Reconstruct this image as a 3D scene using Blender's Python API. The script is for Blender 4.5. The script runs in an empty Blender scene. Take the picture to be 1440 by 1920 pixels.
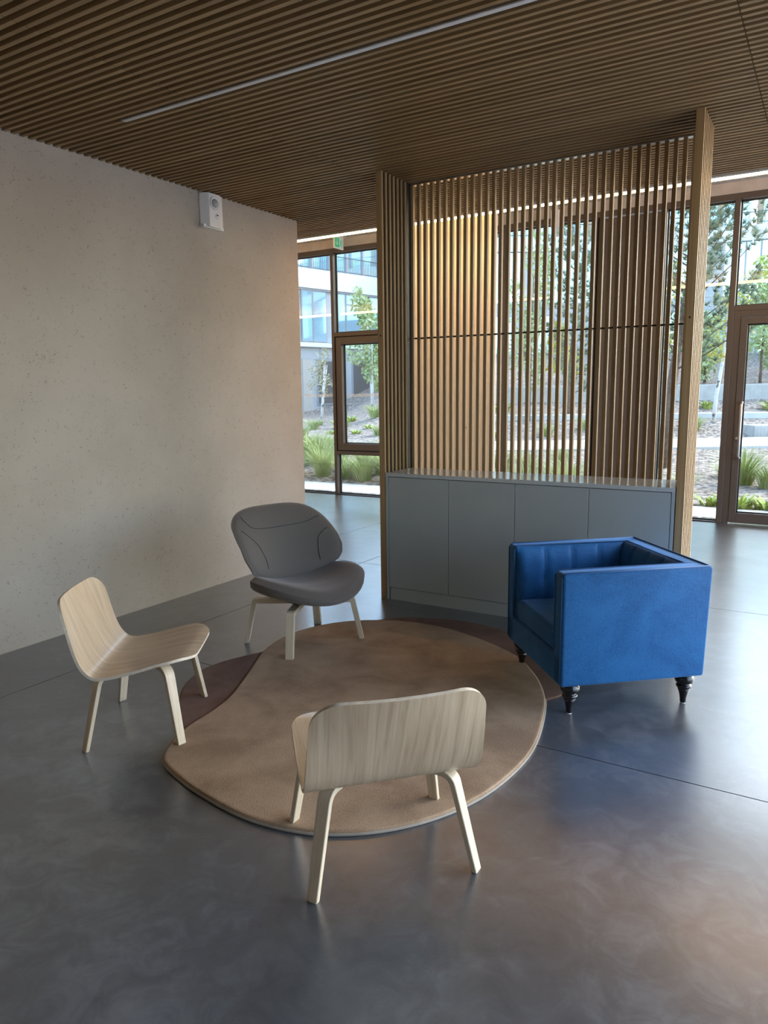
import bpy, bmesh, math, random
from mathutils import Vector, Matrix, Euler
R = math.radians
random.seed(7)
sc = bpy.context.scene
COL = sc.collection

# ------------------------------------------------------------------ camera
CAM_H = 1.55
yaw, pitch, roll = R(31.307), R(-9.295), R(-0.717)
cam = bpy.data.cameras.new('camera')
cam.sensor_fit = 'VERTICAL'
cam.sensor_height = 36.0
cam.lens = 1371.9 / 1920 * 36.0
cam.clip_end = 500
camo = bpy.data.objects.new('camera', cam)
COL.objects.link(camo)
camo.location = (0, 0, CAM_H)
camo.rotation_euler = (Matrix.Rotation(yaw, 4, 'Z') @ Matrix.Rotation(R(90) + pitch, 4, 'X') @ Matrix.Rotation(roll, 4, 'Z')).to_euler()
sc.camera = camo

# ------------------------------------------------------------------ world, exposure
sc.view_settings.view_transform = 'Standard'
sc.view_settings.look = 'None'
sc.view_settings.gamma = 1.0
sc.view_settings.use_curve_mapping = False
sc.view_settings.exposure = 0.75
w = bpy.data.worlds.new('sky')
sc.world = w
w.use_nodes = True
nt = w.node_tree
sky = nt.nodes.new('ShaderNodeTexSky')
sky.sky_type = 'NISHITA'
sky.sun_disc = False
sky.sun_elevation = R(38)
sky.sun_rotation = R(25)
sky.air_density = 1.0
sky.dust_density = 2.0
sky.ozone_density = 1.0
bg = nt.nodes['Background']
bg.inputs['Strength'].default_value = 1.0
nt.links.new(sky.outputs[0], bg.inputs['Color'])

# ------------------------------------------------------------------ materials
def new_mat(name):
    m = bpy.data.materials.new(name)
    m.use_nodes = True
    t = m.node_tree
    return m, t, t.nodes['Principled BSDF']

def N(t, kind, **kw):
    n = t.nodes.new(kind)
    for k, v in kw.items():
        setattr(n, k, v)
    return n

def rgba(c):
    return (c[0], c[1], c[2], 1)

def ramp(t, fac, stops):
    r = N(t, 'ShaderNodeValToRGB')
    el = r.color_ramp.elements
    while len(el) < len(stops):
        el.new(0.5)
    for e, (p, c) in zip(el, stops):
        e.position = p
        e.color = rgba(c)
    t.links.new(fac, r.inputs[0])
    return r.outputs[0]

def coords(t, scale, which='Object', rnd=False):
    tc = N(t, 'ShaderNodeTexCoord')
    mp = N(t, 'ShaderNodeMapping')
    mp.inputs['Scale'].default_value = scale
    t.links.new(tc.outputs[which], mp.inputs['Vector'])
    if rnd:
        oi = N(t, 'ShaderNodeObjectInfo')
        mul = N(t, 'ShaderNodeMath', operation='MULTIPLY')
        mul.inputs[1].default_value = 57.0
        t.links.new(oi.outputs['Random'], mul.inputs[0])
        cmb = N(t, 'ShaderNodeCombineXYZ')
        for i in range(3):
            t.links.new(mul.outputs[0], cmb.inputs[i])
        t.links.new(cmb.outputs[0], mp.inputs['Location'])
    return mp.outputs[0]

def noise(t, vec, scale, detail=4, rough=0.55, dist=0.0):
    n = N(t, 'ShaderNodeTexNoise')
    n.inputs['Scale'].default_value = scale
    n.inputs['Detail'].default_value = detail
    n.inputs['Roughness'].default_value = rough
    n.inputs['Distortion'].default_value = dist
    t.links.new(vec, n.inputs['Vector'])
    return n.outputs['Fac']

def bump(t, b, height, strength, dist=0.01):
    n = N(t, 'ShaderNodeBump')
    n.inputs['Strength'].default_value = strength
    n.inputs['Distance'].default_value = dist
    t.links.new(height, n.inputs['Height'])
    t.links.new(n.outputs[0], b.inputs['Normal'])

def plain(name, col, rough=0.5, metal=0.0, spec=0.5):
    m, t, b = new_mat(name)
    b.inputs['Base Color'].default_value = rgba(col)
    b.inputs['Roughness'].default_value = rough
    b.inputs['Metallic'].default_value = metal
    b.inputs['Specular IOR Level'].default_value = spec
    return m

def speckled(name, c1, c2, scale, rough=0.7, which='Object', bstr=0.0, detail=4, spec=0.3, lo=0.35, hi=0.65):
    m, t, b = new_mat(name)
    f = noise(t, coords(t, (1, 1, 1), which), scale, detail)
    t.links.new(ramp(t, f, [(lo, c1), (hi, c2)]), b.inputs['Base Color'])
    b.inputs['Roughness'].default_value = rough
    b.inputs['Specular IOR Level'].default_value = spec
    if bstr:
        bump(t, b, f, bstr)
    return m

def wood(name, c1, c2, c3, scale, rough=0.45, which='Object', vary=0.12, spec=0.4):
    m, t, b = new_mat(name)
    v = coords(t, scale, which, True)
    f = noise(t, v, 1.0, 6, 0.62, 0.6)
    col = ramp(t, f, [(0.28, c1), (0.5, c2), (0.72, c3)])
    oi = N(t, 'ShaderNodeObjectInfo')
    mr = N(t, 'ShaderNodeMapRange')
    mr.inputs['To Min'].default_value = 1 - vary
    mr.inputs['To Max'].default_value = 1 + vary
    t.links.new(oi.outputs['Random'], mr.inputs['Value'])
    hs = N(t, 'ShaderNodeHueSaturation')
    t.links.new(mr.outputs[0], hs.inputs['Value'])
    t.links.new(col, hs.inputs['Color'])
    t.links.new(hs.outputs[0], b.inputs['Base Color'])
    b.inputs['Roughness'].default_value = rough
    b.inputs['Specular IOR Level'].default_value = spec
    bump(t, b, f, 0.06, 0.002)
    return m

# oak used for slats, posts (grain along each piece's long axis)
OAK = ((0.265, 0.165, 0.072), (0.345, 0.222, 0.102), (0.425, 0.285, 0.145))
OAK_SHADED = tuple(tuple(0.80 * q for q in c) for c in OAK)      # same oak on the ceiling, its shade painted in by darkening the colour
m_slat_x = wood('oak_slat_ceiling_shaded', *OAK_SHADED, (1.2, 60, 60), 0.5)
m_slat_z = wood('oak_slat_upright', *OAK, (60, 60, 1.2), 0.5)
m_ply = wood('oak_veneer', (0.36, 0.265, 0.165), (0.50, 0.385, 0.26), (0.60, 0.48, 0.34), (55, 2.6, 1), 0.28, 'UV', 0.02, 0.55)
m_plyedge = wood('oak_veneer_edge', (0.56, 0.49, 0.38), (0.66, 0.59, 0.47), (0.72, 0.66, 0.55), (40, 40, 40), 0.45, 'Object', 0.02)
m_leg = wood('oak_bent_leg', (0.50, 0.41, 0.29), (0.60, 0.51, 0.37), (0.67, 0.585, 0.45), (55, 2.6, 1), 0.4, 'UV', 0.02)
m_black = plain('black_gap', (0.012, 0.012, 0.013), 0.7)
m_felt = plain('black_felt', (0.012, 0.010, 0.008), 0.95, 0, 0.1)
m_steel = plain('black_steel', (0.02, 0.02, 0.02), 0.45)
m_frame = speckled('bronze_aluminium', (0.074, 0.061, 0.053), (0.086, 0.071, 0.062), 90, 0.42, spec=0.5)
m_gasket = plain('black_gasket', (0.015, 0.016, 0.018), 0.5)
m_alu = plain('brushed_steel', (0.62, 0.60, 0.57), 0.3, 0.9)
m_white = plain('white_plastic', (0.74, 0.74, 0.73), 0.4)
m_diff = plain('opal_diffuser', (0.62, 0.62, 0.63), 0.4)
m_lens = plain('grey_lens', (0.35, 0.35, 0.36), 0.15)
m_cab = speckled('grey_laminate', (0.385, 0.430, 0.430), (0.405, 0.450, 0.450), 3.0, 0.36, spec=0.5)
m_cabtop_lit = plain('grey_laminate_top_lit', (0.50, 0.54, 0.54), 0.16)  # same laminate as the doors, lightened to paint in light on the top
m_leg_black = plain('black_lacquer', (0.012, 0.011, 0.011), 0.22)
m_signw = plain('sign_white', (0.85, 0.88, 0.86), 0.4)

def emis(name, col, s):
    m, t, b = new_mat(name)
    b.inputs['Base Color'].default_value = rgba(col)
    b.inputs['Emission Color'].default_value = rgba(col)
    b.inputs['Emission Strength'].default_value = s
    return m
m_led = emis('led_strip_light', (1.0, 0.56, 0.22), 20.0)
m_signg = emis('sign_green', (0.02, 0.36, 0.14), 0.35)

# floor: polished grey concrete
m_floor, t, b = new_mat('polished_concrete')
v = coords(t, (1, 1, 1))
f1 = noise(t, v, 0.9, 7, 0.62, 0.5)
f2 = noise(t, v, 7.0, 6, 0.65, 1.2)
mx = N(t, 'ShaderNodeMix', data_type='FLOAT')
mx.inputs[0].default_value = 0.38
t.links.new(f1, mx.inputs[2]); t.links.new(f2, mx.inputs[3])
t.links.new(ramp(t, mx.outputs[0], [(0.35, (0.044, 0.051, 0.061)), (0.50, (0.076, 0.087, 0.101)), (0.64, (0.145, 0.162, 0.182))]), b.inputs['Base Color'])
rr = N(t, 'ShaderNodeMapRange')
rr.inputs['To Min'].default_value = 0.24; rr.inputs['To Max'].default_value = 0.46
t.links.new(f2, rr.inputs['Value'])
t.links.new(rr.outputs[0], b.inputs['Roughness'])
b.inputs['Specular IOR Level'].default_value = 0.55
b.inputs['Coat Weight'].default_value = 1.0
b.inputs['Coat Roughness'].default_value = 0.25
b.inputs['Coat IOR'].default_value = 1.75
f3 = noise(t, coords(t, (1, 1, 1)), 2.6, 5, 0.6, 0.8)
bump(t, b, f3, 0.16, 0.02)

# left wall: sandblasted concrete with dark aggregate
m_wall, t, b = new_mat('sandblasted_concrete')
v = coords(t, (1, 1, 1))
base = ramp(t, noise(t, v, 1.1, 5), [(0.35, (0.385, 0.342, 0.288)), (0.65, (0.450, 0.404, 0.346))])
vo = N(t, 'ShaderNodeTexVoronoi', feature='F1')
vo.inputs['Scale'].default_value = 70
vo.inputs['Randomness'].default_value = 1.0
t.links.new(v, vo.inputs['Vector'])
sz = noise(t, v, 24, 2)
th = N(t, 'ShaderNodeMapRange')
th.inputs['From Min'].default_value = 0.40; th.inputs['From Max'].default_value = 0.78
th.inputs['To Min'].default_value = 0.0; th.inputs['To Max'].default_value = 0.46
t.links.new(sz, th.inputs['Value'])
lt = N(t, 'ShaderNodeMath', operation='LESS_THAN')
t.links.new(vo.outputs['Distance'], lt.inputs[0]); t.links.new(th.outputs[0], lt.inputs[1])
vc = N(t, 'ShaderNodeSeparateColor')
t.links.new(vo.outputs['Color'], vc.inputs[0])
fg = N(t, 'ShaderNodeMath', operation='MULTIPLY'); fg.inputs[1].default_value = 0.8
t.links.new(lt.outputs[0], fg.inputs[0])
fgm = N(t, 'ShaderNodeMath', operation='MULTIPLY')
t.links.new(fg.outputs[0], fgm.inputs[0]); t.links.new(vc.outputs[0], fgm.inputs[1])
mix = N(t, 'ShaderNodeMix', data_type='RGBA')
t.links.new(fgm.outputs[0], mix.inputs[0])
t.links.new(base, mix.inputs[6]); mix.inputs[7].default_value = (0.10, 0.085, 0.07, 1)
t.links.new(mix.outputs[2], b.inputs['Base Color'])
b.inputs['Roughness'].default_value = 0.85
b.inputs['Specular IOR Level'].default_value = 0.2
hb = noise(t, v, 130, 3)
bump(t, b, hb, 0.25, 0.004)

m_conc = speckled('cast_concrete', (0.42, 0.40, 0.37), (0.50, 0.48, 0.45), 5.0, 0.85, detail=6)
m_pier = speckled('plaster_pier', (0.70, 0.64, 0.54), (0.74, 0.68, 0.58), 3.0, 0.85)

# glass: real pane, fresnel reflection over a lightly tinted clear body
def glass(name, tint):
    m = bpy.data.materials.new(name); m.use_nodes = True
    t = m.node_tree
    for n in list(t.nodes):
        t.nodes.remove(n)
    out = N(t, 'ShaderNodeOutputMaterial')
    tr = N(t, 'ShaderNodeBsdfTransparent'); tr.inputs[0].default_value = rgba(tint)
    gl = N(t, 'ShaderNodeBsdfGlossy'); gl.inputs['Roughness'].default_value = 0.0
    gl.inputs[0].default_value = (1, 1, 1, 1)
    fr = N(t, 'ShaderNodeFresnel'); fr.inputs[0].default_value = 1.5
    mx = N(t, 'ShaderNodeMixShader')
    t.links.new(fr.outputs[0], mx.inputs[0]); t.links.new(tr.outputs[0], mx.inputs[1]); t.links.new(gl.outputs[0], mx.inputs[2])
    t.links.new(mx.outputs[0], out.inputs[0])
    return m
m_glass = glass('window_glass', (0.77, 0.82, 0.82))
m_film, t, b = new_mat('frosted_film')
b.inputs['Base Color'].default_value = (0.8, 0.85, 0.88, 1); b.inputs['Alpha'].default_value = 0.28

# textiles
def fabric(name, c1, c2, c3, scale, bs, rough=0.85, sheen=0.3, tint=(1, 1, 1)):
    m, t, b = new_mat(name)
    v = coords(t, (1, 1, 1))
    a = noise(t, v, 3.2, 5, 0.6, 0.4)
    c = noise(t, v, scale, 3, 0.6)
    mx = N(t, 'ShaderNodeMix', data_type='FLOAT'); mx.inputs[0].default_value = 0.35
    t.links.new(a, mx.inputs[2]); t.links.new(c, mx.inputs[3])
    t.links.new(ramp(t, mx.outputs[0], [(0.40, c1), (0.5, c2), (0.61, c3)]), b.inputs['Base Color'])
    b.inputs['Roughness'].default_value = rough
    b.inputs['Specular IOR Level'].default_value = 0.2
    b.inputs['Sheen Weight'].default_value = sheen
    b.inputs['Sheen Roughness'].default_value = 0.4
    b.inputs['Sheen Tint'].default_value = rgba(tint)
    bump(t, b, c, bs, 0.004)
    return m
m_rug = fabric('beige_wool_pile', (0.27, 0.185, 0.115), (0.37, 0.26, 0.165), (0.45, 0.325, 0.215), 240, 0.7, 0.95, 0.08)
m_rugb = fabric('brown_wool_pile', (0.115, 0.062, 0.043), (0.160, 0.090, 0.063), (0.20, 0.117, 0.084), 240, 0.7, 0.95, 0.06)
m_rugedge = fabric('rug_binding', (0.30, 0.27, 0.22), (0.36, 0.32, 0.27), (0.42, 0.38, 0.32), 300, 0.6, 0.95, 0.2)
m_velvet = fabric('blue_velvet', (0.011, 0.078, 0.215), (0.016, 0.108, 0.285), (0.023, 0.138, 0.345), 120, 0.12, 0.62, 0.5, (0.25, 0.5, 1.0))
m_velvet_seam = plain('blue_piping', (0.016, 0.100, 0.265), 0.6)

# woven grey upholstery: fine two-thread check
m_weave, t, b = new_mat('grey_woven_wool')
v = coords(t, (1, 1, 1), 'UV')
ck = N(t, 'ShaderNodeTexChecker'); ck.inputs['Scale'].default_value = 190
ck.inputs[1].default_value = (0.066, 0.062, 0.059, 1); ck.inputs[2].default_value = (0.170, 0.145, 0.123, 1)
t.links.new(v, ck.inputs['Vector'])
t.links.new(ck.outputs[0], b.inputs['Base Color'])
b.inputs['Roughness'].default_value = 0.75; b.inputs['Sheen Weight'].default_value = 0.25
b.inputs['Specular IOR Level'].default_value = 0.25
bump(t, b, ck.outputs[1], 0.25, 0.002)
m_seam = plain('dark_seam_thread', (0.035, 0.037, 0.04), 0.8)

# outdoors
m_soil = speckled('bark_mulch', (0.10, 0.075, 0.060), (0.44, 0.37, 0.31), 11, 0.95, detail=10, bstr=1.0, lo=0.38, hi=0.62)
m_path = speckled('pale_path_concrete', (0.55, 0.54, 0.51), (0.63, 0.62, 0.59), 2.0, 0.85)
m_pebble = speckled('pale_pebble', (0.40, 0.38, 0.35), (0.66, 0.64, 0.60), 9, 0.8)
def leaf(name, c1, c2):
    m, t, b = new_mat(name)
    f = noise(t, coords(t, (1, 1, 1)), 2.3, 3)
    t.links.new(ramp(t, f, [(0.35, c1), (0.65, c2)]), b.inputs['Base Color'])
    b.inputs['Roughness'].default_value = 0.6
    b.inputs['Specular IOR Level'].default_value = 0.2
    return m
m_grass = leaf('grass_blades', (0.24, 0.33, 0.09), (0.56, 0.58, 0.28))
m_fern = leaf('bright_leaves', (0.30, 0.40, 0.08), (0.50, 0.54, 0.16))
m_leafl = leaf('pale_green_leaves', (0.27, 0.36, 0.15), (0.48, 0.52, 0.27))
m_leafy = leaf('yellow_leaves', (0.42, 0.38, 0.05), (0.55, 0.46, 0.09))
m_leaft = leaf('tan_leaves', (0.36, 0.32, 0.19), (0.52, 0.47, 0.32))
m_leafd = leaf('dark_green_leaves', (0.12, 0.18, 0.09), (0.22, 0.29, 0.15))
m_needle = leaf('pine_needles', (0.14, 0.19, 0.12), (0.30, 0.33, 0.20))
m_bark = speckled('bark', (0.12, 0.085, 0.065), (0.24, 0.17, 0.13), 14, 0.95, detail=6)
m_birch = speckled('birch_bark', (0.16, 0.15, 0.14), (0.72, 0.70, 0.66), 7, 0.8, lo=0.36, hi=0.45)
m_render = plain('white_render', (0.80, 0.81, 0.81), 0.8)
m_clad = plain('grey_cladding', (0.47, 0.45, 0.44), 0.6)
m_clad2 = plain('beige_cladding', (0.52, 0.45, 0.38), 0.7)
m_mull = plain('grey_mullion', (0.33, 0.33, 0.34), 0.5)
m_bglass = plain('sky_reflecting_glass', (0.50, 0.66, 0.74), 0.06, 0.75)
m_bglassd = plain('dark_window_glass', (0.16, 0.14, 0.13), 0.08, 0.2)
m_timber = plain('timber_fin', (0.45, 0.29, 0.17), 0.6)
m_rail = plain('rail_metal', (0.09, 0.10, 0.11), 0.5)

# ------------------------------------------------------------------ mesh helpers
class MB:
    def __init__(s):
        s.v = []; s.f = []; s.uv = {}
    def add(s, vs, fs):
        o = len(s.v)
        s.v += [tuple(p) for p in vs]
        s.f += [tuple(i + o for i in f) for f in fs]
        return s
    def box(s, x0, x1, y0, y1, z0, z1):
        return s.add([(x0, y0, z0), (x1, y0, z0), (x1, y1, z0), (x0, y1, z0), (x0, y0, z1), (x1, y0, z1), (x1, y1, z1), (x0, y1, z1)],
                     [(0, 3, 2, 1), (4, 5, 6, 7), (0, 1, 5, 4), (1, 2, 6, 5), (2, 3, 7, 6), (3, 0, 4, 7)])
    def prism(s, poly, z0, z1):
        n = len(poly)
        return s.add([(x, y, z0) for x, y in poly] + [(x, y, z1) for x, y in poly],
                     [tuple(range(n - 1, -1, -1)), tuple(range(n, 2 * n))] + [(i, (i + 1) % n, n + (i + 1) % n, n + i) for i in range(n)])
    def prism_x(s, poly, x0, x1):           # polygon in y,z extruded along x
        n = len(poly)
        return s.add([(x0, y, z) for y, z in poly] + [(x1, y, z) for y, z in poly],
                     [tuple(range(n - 1, -1, -1)), tuple(range(n, 2 * n))] + [(i, (i + 1) % n, n + (i + 1) % n, n + i) for i in range(n)])
    def lathe(s, prof, n=20, c=(0, 0, 0)):
        vs = []; fs = []
        for r, z in prof:
            for k in range(n):
                a = 2 * math.pi * k / n
                vs.append((c[0] + r * math.cos(a), c[1] + r * math.sin(a), c[2] + z))
        m = len(prof)
        for i in range(m - 1):
            for k in range(n):
                fs.append((i * n + k, i * n + (k + 1) % n, (i + 1) * n + (k + 1) % n, (i + 1) * n + k))
        fs.append(tuple(range(n - 1, -1, -1))); fs.append(tuple(range((m - 1) * n, m * n)))
        return s.add(vs, fs)
    def tube(s, pts, rad, n=8):
        pts = [Vector(p) for p in pts]
        rads = rad if isinstance(rad, (list, tuple)) else [rad] * len(pts)
        vs = []; fs = []
        for i, p in enumerate(pts):
            d = (pts[min(i + 1, len(pts) - 1)] - pts[max(i - 1, 0)]).normalized()
            a = d.orthogonal() if i == 0 else (ref - d * ref.dot(d))
            a.normalize(); ref = a
            bb = d.cross(a)
            for k in range(n):
                q = 2 * math.pi * k / n
                vs.append(p + (a * math.cos(q) + bb * math.sin(q)) * rads[i])
        for i in range(len(pts) - 1):
            for k in range(n):
                fs.append((i * n + k, i * n + (k + 1) % n, (i + 1) * n + (k + 1) % n, (i + 1) * n + k))
        fs.append(tuple(range(n - 1, -1, -1))); fs.append(tuple(range((len(pts) - 1) * n, len(pts) * n)))
        return s.add(vs, fs)
    def mesh(s, name, mat, bevel=0, seg=2, smooth=False, uvs=None):
        me = bpy.data.meshes.new(name)
        me.from_pydata(s.v, [], s.f)
        if uvs:
            ul = me.uv_layers.new(name='UVMap')
            for lp in me.loops:
                ul.data[lp.index].uv = uvs[lp.vertex_index]
        bm = bmesh.new(); bm.from_mesh(me)
        if not uvs:
            bmesh.ops.recalc_face_normals(bm, faces=bm.faces)
        if bevel:
            bmesh.ops.bevel(bm, geom=list(bm.edges), offset=bevel, segments=seg, affect='EDGES', profile=0.5)
        if smooth:
            for fc in bm.faces:
                fc.smooth = True
        bm.to_mesh(me); bm.free()
        if mat is not None:
            me.materials.append(mat)
        return me
    def build(s, name, mat, parent=None, **kw):
        return link(name, s.mesh(name, mat, **kw), parent)

def link(name, me, parent=None, loc=None):
    o = bpy.data.objects.new(name, me)
    COL.objects.link(o)
    if parent is not None:
        o.parent = parent
    if loc is not None:
        o.location = loc
    return o

def tag(o, label, cat, group=None):
    o['label'] = label; o['category'] = cat
    if group:
        o['group'] = group
    return o

def thing(name, loc, rz, label, cat, group=None):
    o = bpy.data.objects.new(name, None)
    o.empty_display_size = 0.1
    COL.objects.link(o)
    o.location = loc; o.rotation_euler = (0, 0, rz)
    return tag(o, label, cat, group)

def struct(o):
    o['kind'] = 'structure'
    return o

def copy_tree(o, parent=None):
    c = o.copy(); COL.objects.link(c); c.parent = parent
    for ch in o.children:
        copy_tree(ch, c)
    return c

def interp(x, tb):
    if x <= tb[0][0]:
        return tb[0][1]
    for (a, c), (d, e) in zip(tb, tb[1:]):
        if x <= d:
            return c + (e - c) * (x - a) / (d - a)
    return tb[-1][1]

def sstep(a, b_, x):
    u = max(0, min(1, (x - a) / (b_ - a)))
    return u * u * (3 - 2 * u)

def auto_smooth(o, ang=40):
    me = o.data
    me.polygons.foreach_set('use_smooth', [True] * len(me.polygons))
    me.set_sharp_from_angle(angle=R(ang))

# ------------------------------------------------------------------ room shell
WX = -4.222          # face of the long concrete wall
WEND = 5.5           # where that wall stops
CZ = 3.07            # underside of the slatted ceiling
FY = 9.2             # inner face of the glazed front
CEIL_Y1 = 6.115      # edge of the slatted ceiling
SOF = 3.76           # concrete soffit beyond it

# floor: slabs with saw-cut joints over a dark base
floor = struct(MB().box(-10.2, 3.4, -4.2, 9.32, -0.16, -0.03).build('floor', m_black))
G = 0.003
ycuts = [-4.2, -2.27, 0.33, 2.93, 5.52, 9.32]
for iy in range(5):
    y0, y1 = ycuts[iy], ycuts[iy + 1]
    xc = [-10.2, -4.55, 0.9, 3.4] if iy == 4 else ([-4.3, -3.6, 1.6, 3.4] if iy in (2, 3) else [-4.3, -0.98, 1.9, 3.4])
    if iy == 4:
        xc = [-10.2, -7.4, -4.55, -3.6, 1.6, 3.4]
    for ix in range(len(xc) - 1):
        MB().box(xc[ix] + G, xc[ix + 1] - G, y0 + G, y1 - G, -0.03, 0.0).build('slab', m_floor, floor)

wl = struct(MB().box(WX - 0.30, WX, -4.2, WEND, 0.0, 3.4).build('wall_left', m_wall))
# soffit above and beyond the slatted ceiling
soffit = struct(MB().box(-10.2, 3.4, CEIL_Y1 + 0.03, FY + 0.12, SOF, SOF + 0.25).build('ceiling_soffit', m_conc))

ceil = struct(MB().box(-10.2, 3.4, -4.2, CEIL_Y1, CZ + 0.05, CZ + 0.09).build('ceiling', m_felt))
fascia = MB().box(-10.2, 3.4, CEIL_Y1 + 0.005, CEIL_Y1 + 0.03, CZ + 0.005, SOF + 0.25).build('fascia', m_conc, ceil)
PITCH, SW, SH = 0.055, 0.024, 0.045
seams = [-10.2, -8.07, -5.53, -2.983, -0.439, 2.105, 3.4]
cache = {}
def slat_mesh(L):
    k = round(L, 4)
    if k not in cache:
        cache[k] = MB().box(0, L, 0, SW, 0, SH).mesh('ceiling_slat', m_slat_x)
    return cache[k]
stuff = MB()
LAMP_N = -29
n0 = math.floor((-4.1 - 4.61) / PITCH)
n1 = math.floor((CEIL_Y1 - SW - 4.61) / PITCH)
for n in range(n0, n1 + 1):
    y = 4.61 + n * PITCH
    for i in range(len(seams) - 1):
        a, c = seams[i] + 0.0025, seams[i + 1] - 0.0025
        if y < WEND:
            if c < WX:
                continue
            a = max(a, WX + 0.001)
        elif y < WEND + 0.02:
            pass
        if n == LAMP_N and c > -3.52 and i in (2, 3, 4, 5):
            if i == 2:
                link('ceiling_slat', slat_mesh(-3.53 - a), ceil, (a, y, CZ))
                a = 3.0
            if i in (3, 4):
                continue
            if i == 2:
                continue
            if i == 5:
                continue
        near = y > 1.45 and ((i in (2, 3, 4)) or (i == 1 and y > WEND))
        if near:
            link('ceiling_slat', slat_mesh(c - a), ceil, (a, y, CZ))
        else:
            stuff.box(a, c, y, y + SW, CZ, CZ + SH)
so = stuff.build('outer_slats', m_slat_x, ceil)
so['kind'] = 'stuff'

# header above the glazing
struct(MB().box(-10.2, 3.4, FY, FY + 0.12, 3.64, SOF).build('wall_header', m_conc))
# pier standing between the screen and the glazing
struct(MB().box(-3.98, -2.89, 6.80, 6.93, 0.0, SOF).build('wall_pier', m_pier))
# outer closing walls of the hall (seen only from the side)
struct(MB().box(-10.4, -10.2, -4.2, 9.32, 0, 4.0).build('wall_far_left', m_conc))
struct(MB().box(-10.2, WX - 0.3, 5.2, 5.3, 0, 3.9).build('wall_return', m_conc))

# ------------------------------------------------------------------ glazed front
def frame_root(name):
    o = bpy.data.objects.new(name, None); COL.objects.link(o); return struct(o)
D0, D1 = FY, FY + 0.11
HZ = 3.575           # underside of head frame
def member(x0, x1, z0, z1, parent, name='frame_member', y0=D0, y1=D1):
    return MB().box(x0, x1, y0, y1, z0, z1).build(name, m_frame, parent, bevel=0.002, seg=1)
def pane(x0, x1, z0, z1, parent, y=FY + 0.085):
    g = MB().box(x0 + 0.012, x1 - 0.012, y, y + 0.012, z0 + 0.012, z1 - 0.012).build('pane', m_glass, parent)
    s = MB()
    s.box(x0, x0 + 0.014, y - 0.004, y + 0.016, z0, z1); s.box(x1 - 0.014, x1, y - 0.004, y + 0.016, z0, z1)
    s.box(x0, x1, y - 0.004, y + 0.016, z0, z0 + 0.014); s.box(x0, x1, y - 0.004, y + 0.016, z1 - 0.014, z1)
    s.build('gasket', m_gasket, parent)
    return g
def film(x0, x1, z0, z1, parent, y=FY + 0.082):
    MB().box(x0, x1, y, y + 0.001, z0, z1).build('frosted_band', m_film, parent)

w0 = frame_root('window_1')
member(-10.2, 3.4, HZ, 3.64, w0, 'head_frame')
MB().box(-10.2, -0.99, D0, D1, 0.0, 0.012).build('sill_track', m_gasket, w0)
# far left fixed panes
member(-8.6, -8.55, 0.012, HZ, w0, 'mullion')
pane(-8.55, -6.475, 0.012, HZ, w0)
film(-8.5, -6.52, 1.49, 1.535, w0)
member(-6.475, -6.425, 0.012, HZ, w0, 'mullion')
pane(-10.2, -8.6, 0.012, HZ, w0)

w1 = frame_root('window_2')
def sash_window(x0, x1, root):
    member(x0, x1, 2.375, 2.435, root, 'transom')
    member(x0, x1, 0.625, 0.675, root, 'transom')
    pane(x0, x1, 2.435, HZ, root)
    pane(x0, x1, 0.012, 0.625, root)
    s = bpy.data.objects.new('sash', None); COL.objects.link(s); s.parent = root
    a, c, d, e = x0 + 0.035, x1 - 0.035, 0.69, 2.36
    m = MB()
    for (p, q, r, u) in ((a, a + 0.10, d, e), (c - 0.10, c, d, e), (a + 0.10, c - 0.10, d, d + 0.10), (a + 0.10, c - 0.10, e - 0.10, e)):
        MB().box(p, q, D0 - 0.02, D1 - 0.02, r, u).build('sash_rail', m_frame, s, bevel=0.003, seg=1)
    pane(a + 0.10, c - 0.10, d + 0.10, e - 0.10, s, FY + 0.06)
    for (p, q, r, u) in ((x0, a, 0.675, 2.375), (c, x1, 0.675, 2.375), (a, c, 0.675, d), (a, c, e, 2.375)):
        MB().box(p, q, D0 + 0.03, D1, r, u).build('rebate', m_gasket, root)
sash_window(-6.425, -5.2, w1)
film(-6.25, -5.4, 1.49, 1.535, w1, FY + 0.057)
member(-5.2, -5.15, 0.012, HZ, w1, 'mullion')

w2 = frame_root('window_3')
pane(-5.15, -3.76, 0.012, HZ, w2)
member(-3.76, -3.72, 0.012, HZ, w2, 'mullion')
pane(-3.72, -2.585, 0.012, HZ, w2)
w3 = frame_root('window_4')
member(-2.585, -2.56, 0.012, HZ, w3, 'mullion')
MB().box(-2.56, -2.535, D0 + 0.05, D1, 0.012, HZ).build('shadow_gap', m_gasket, w3)
MB().box(-2.535, -1.80, D0 + 0.01, D1, 0.012, HZ - 0.02).build('solid_panel', m_frame, w3, bevel=0.003, seg=1)
member(-1.80, -1.765, 0.012, HZ, w3, 'mullion')
w4 = frame_root('window_5')
pane(-1.765, -1.06, 0.012, HZ, w4)
member(-1.06, -1.005, 0.0, HZ, w4, 'mullion', D0 - 0.01)
member(-1.005, 0.30, 2.395, 2.45, w4, 'transom')
pane(-1.005, 0.30, 2.45, HZ, w4)
member(0.30, 0.355, 0.0, HZ, w4, 'mullion')
dr = frame_root('door_1')
MB().box(-1.005, -0.935, D0 + 0.005, D1, 0.0, 2.395).build('door_jamb', m_frame, dr, bevel=0.002, seg=1)
MB().box(0.235, 0.30, D0 + 0.005, D1, 0.0, 2.395).build('door_jamb', m_frame, dr, bevel=0.002, seg=1)
MB().box(-0.935, 0.235, D0 + 0.005, D1, 2.325, 2.395).build('door_head', m_frame, dr, bevel=0.002, seg=1)
lf = bpy.data.objects.new('door_leaf', None); COL.objects.link(lf); lf.parent = dr
a, c, d, e = -0.93, 0.23, 0.012, 2.318
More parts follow.
